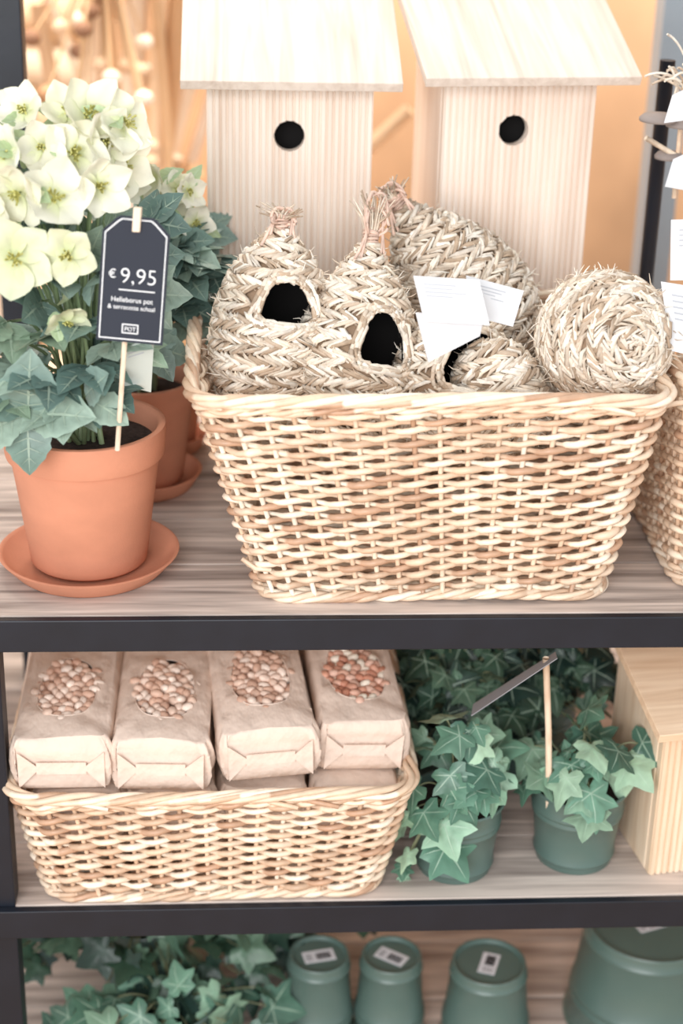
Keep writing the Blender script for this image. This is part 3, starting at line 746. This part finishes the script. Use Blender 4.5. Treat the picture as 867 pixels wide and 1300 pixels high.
# ------------------------------------------------------------------ right side stake with discs & cards
gs_=grp('garden_stake_bundle',(.475,.50,0)); mb=MB()
mb.tube([(0,0,0),(0,0,.62)],.011,12); mb.lathe([(.001,.0),(.05,.0),(.048,.012),(.012,.02)],32); mb.build('pole',mBlack,gs_)
mb=MB()
for (x,y,z,r) in((-.035,-.12,.555,.026),(.0,-.12,.548,.024),(-.01,-.10,.50,.02)):
    mb.lathe([(.001,0),(r,.003),(r*1.02,.007),(r*.8,.012),(.001,.014)],32,(x,y,z))
mb.build('felt_discs',mDot,gs_)
mb=MB(); Qs=np.random.default_rng(8)
for i in range(16):
    a=np.array([.01,-.08,.60])+Qs.normal(0,.012,3); b=a+np.array([Qs.uniform(-.07,.03),Qs.uniform(-.04,.02),Qs.uniform(-.01,.06)])
    mb.tube(bez(a,(a+b)/2+np.array([0,0,.015]),b),.0017,4,STR[i%5])
mb.tube([(-.05,-.12,.535),(.03,-.10,.49)],.004,6,PAL[0]); mb.tube([(0,-.11,.45),(0,-.1,.61)],.003,6,PAL[2])
mb.build('straw_twigs',mGrass,gs_)
paper('card_1',[(-.03,-.16,.60),(.03,-.16,.63),(.03,-.17,.575),(-.04,-.17,.565)],CW,0,gs_)
paper('card_2',[(-.02,-.16,.515),(.03,-.16,.54),(.03,-.17,.47),(-.03,-.17,.48)],CW,0,gs_)
pk=grp('price_card',(.44,.13,.30)); mb=MB(); mb.tube([(.02,.01,-.25),(.01,.0,.14)],.003,6); mb.build('stick',mStick,pk)
paper('card_1',[(-.035,0,.185),(.05,-.005,.19),(.052,-.02,.115),(-.032,-.015,.112)],CW,4,pk)
paper('card_2',[(-.045,-.02,.112),(.05,-.03,.10),(.06,-.05,.01),(-.03,-.045,.03)],CW,5,pk)

# ------------------------------------------------------------------ surroundings
mWall=M('shop_wall',(218,176,138),rough=.8,var=.4,nscale=(2.0,2.0,1.4))
mFloor=wood('shop_floor',(180,136,100),(220,182,144),scale=(2,20,20))
boxobj('wall_back',(.2,2.45,.6),(3.2,.05,1.72),mWall,None,0)
boxobj('floor',(.2,-.9,-1.10),(3.2,3.4,.03),mFloor,None,0)
mFr=M('window_frame_grey',(150,160,168),rough=.4,var=.05)
mFrW=M('window_frame_wood',(240,216,192),rough=.6,var=.05)
mGd=M('stick_goods',attr=True,rough=.7,var=.1)
wf=grp('window_1',(0,0,0))
boxobj('mullion_1',(.62,1.05,.4),(.028,.03,1.45),mFr,wf)
boxobj('mullion_2',(-.565,1.02,.4),(.022,.03,1.45),mFrW,wf)
tb=grp('display_table',(-.55,1.7,0))
boxobj('table_top',(0,0,-.2),(.75,.3,.02),mFrW,tb)
for sx in(-1,1):
    for sy in(-1,1): boxobj('leg_%d_%d'%(sx,sy),(sx*.7,sy*.26,-.645),(.025,.025,.425),mFrW,tb)
sb=grp('wooden_stick_bundle',(-.55,1.65,-.18)); mb=MB(); Qb=np.random.default_rng(77)
for i in range(60):
    x=Qb.uniform(-.4,.42); a=(x,Qb.uniform(-.15,.1),0); b=(x+Qb.normal(0,.2),Qb.uniform(-.15,.1),Qb.uniform(.3,1.0))
    mb.tube([a,b],Qb.uniform(.007,.026),8,lin([(250,228,202),(242,210,174),(224,184,142),(255,242,226)][Qb.integers(4)]))
mb.build('sticks',mGd,sb)
cb=grp('dried_flower_bunch',(-.38,1.45,0)); mb=MB()
for i in range(26):
    p=Qb.normal(0,1,3)*np.array([.09,.05,.11])+np.array([0,0,.36]); ell(mb,p,.018,.016,.016,(0,0,0),lin([(206,158,118),(240,206,172),(150,110,84),(250,232,210)][i%4]))
    mb.tube([p,(0,0,.7)],.003,4,lin((196,160,122)))
mb.build('seed_heads',mGd,cb)
pc_=grp('paper_roll_stack',(-.75,1.9,-.18)); mb=MB()
for i in range(7): mb.tube([(-.3,0,.06+i*.12),(.35,0,.06+i*.12)],.058,16,lin([(255,236,210),(248,216,180)][i%2]))
mb.build('rolls',mGd,pc_)

# ------------------------------------------------------------------ light
wd=bpy.data.worlds.new('World'); sc.world=wd; wd.use_nodes=True
bg=wd.node_tree.nodes['Background']; bg.inputs[0].default_value=(.93,.97,1.0,1); bg.inputs[1].default_value=1.0
def area(name,loc,tgt,size,power,col):
    l=bpy.data.lights.new(name,'AREA'); l.shape='RECTANGLE'; l.size=size[0]; l.size_y=size[1]; l.energy=power; l.color=col
    o=bpy.data.objects.new(name,l); sc.collection.objects.link(o); o.location=loc
    o.rotation_euler=(Vector(tgt)-Vector(loc)).to_track_quat('-Z','Y').to_euler()
area('daylight_softbox',(-1.0,-3.4,1.3),(0,.1,-.1),(2.6,2.0),140,(.985,.99,1))
area('shop_ceiling_light_1',(-.6,1.3,1.7),(-.5,1.9,0),(.8,.5),36,(1,.91,.80))
area('shop_ceiling_light_2',(.8,1.4,1.7),(.7,2.1,-.2),(.8,.5),19,(1,.87,.72))

# ------------------------------------------------------------------ camera
cd=bpy.data.cameras.new('camera'); cam=bpy.data.objects.new('camera',cd); sc.collection.objects.link(cam)
Rv=Vector((.99801,-.05912,.02388));Fv=Vector((.06373,.91133,-.40674)); Fv.normalize(); Uv=Rv.cross(Fv).normalized(); Rv=Fv.cross(Uv)
mw=Matrix((( Rv.x,Uv.x,-Fv.x,-.1367),(Rv.y,Uv.y,-Fv.y,-1.9043),(Rv.z,Uv.z,-Fv.z,.9978),(0,0,0,1)))
cam.matrix_world=mw
cd.sensor_fit='VERTICAL'; cd.sensor_height=36; cd.sensor_width=24; cd.lens=2150/1300*36
cd.clip_start=.05
cd.dof.use_dof=True; cd.dof.focus_distance=2.16; cd.dof.aperture_fstop=2.0
sc.camera=cam
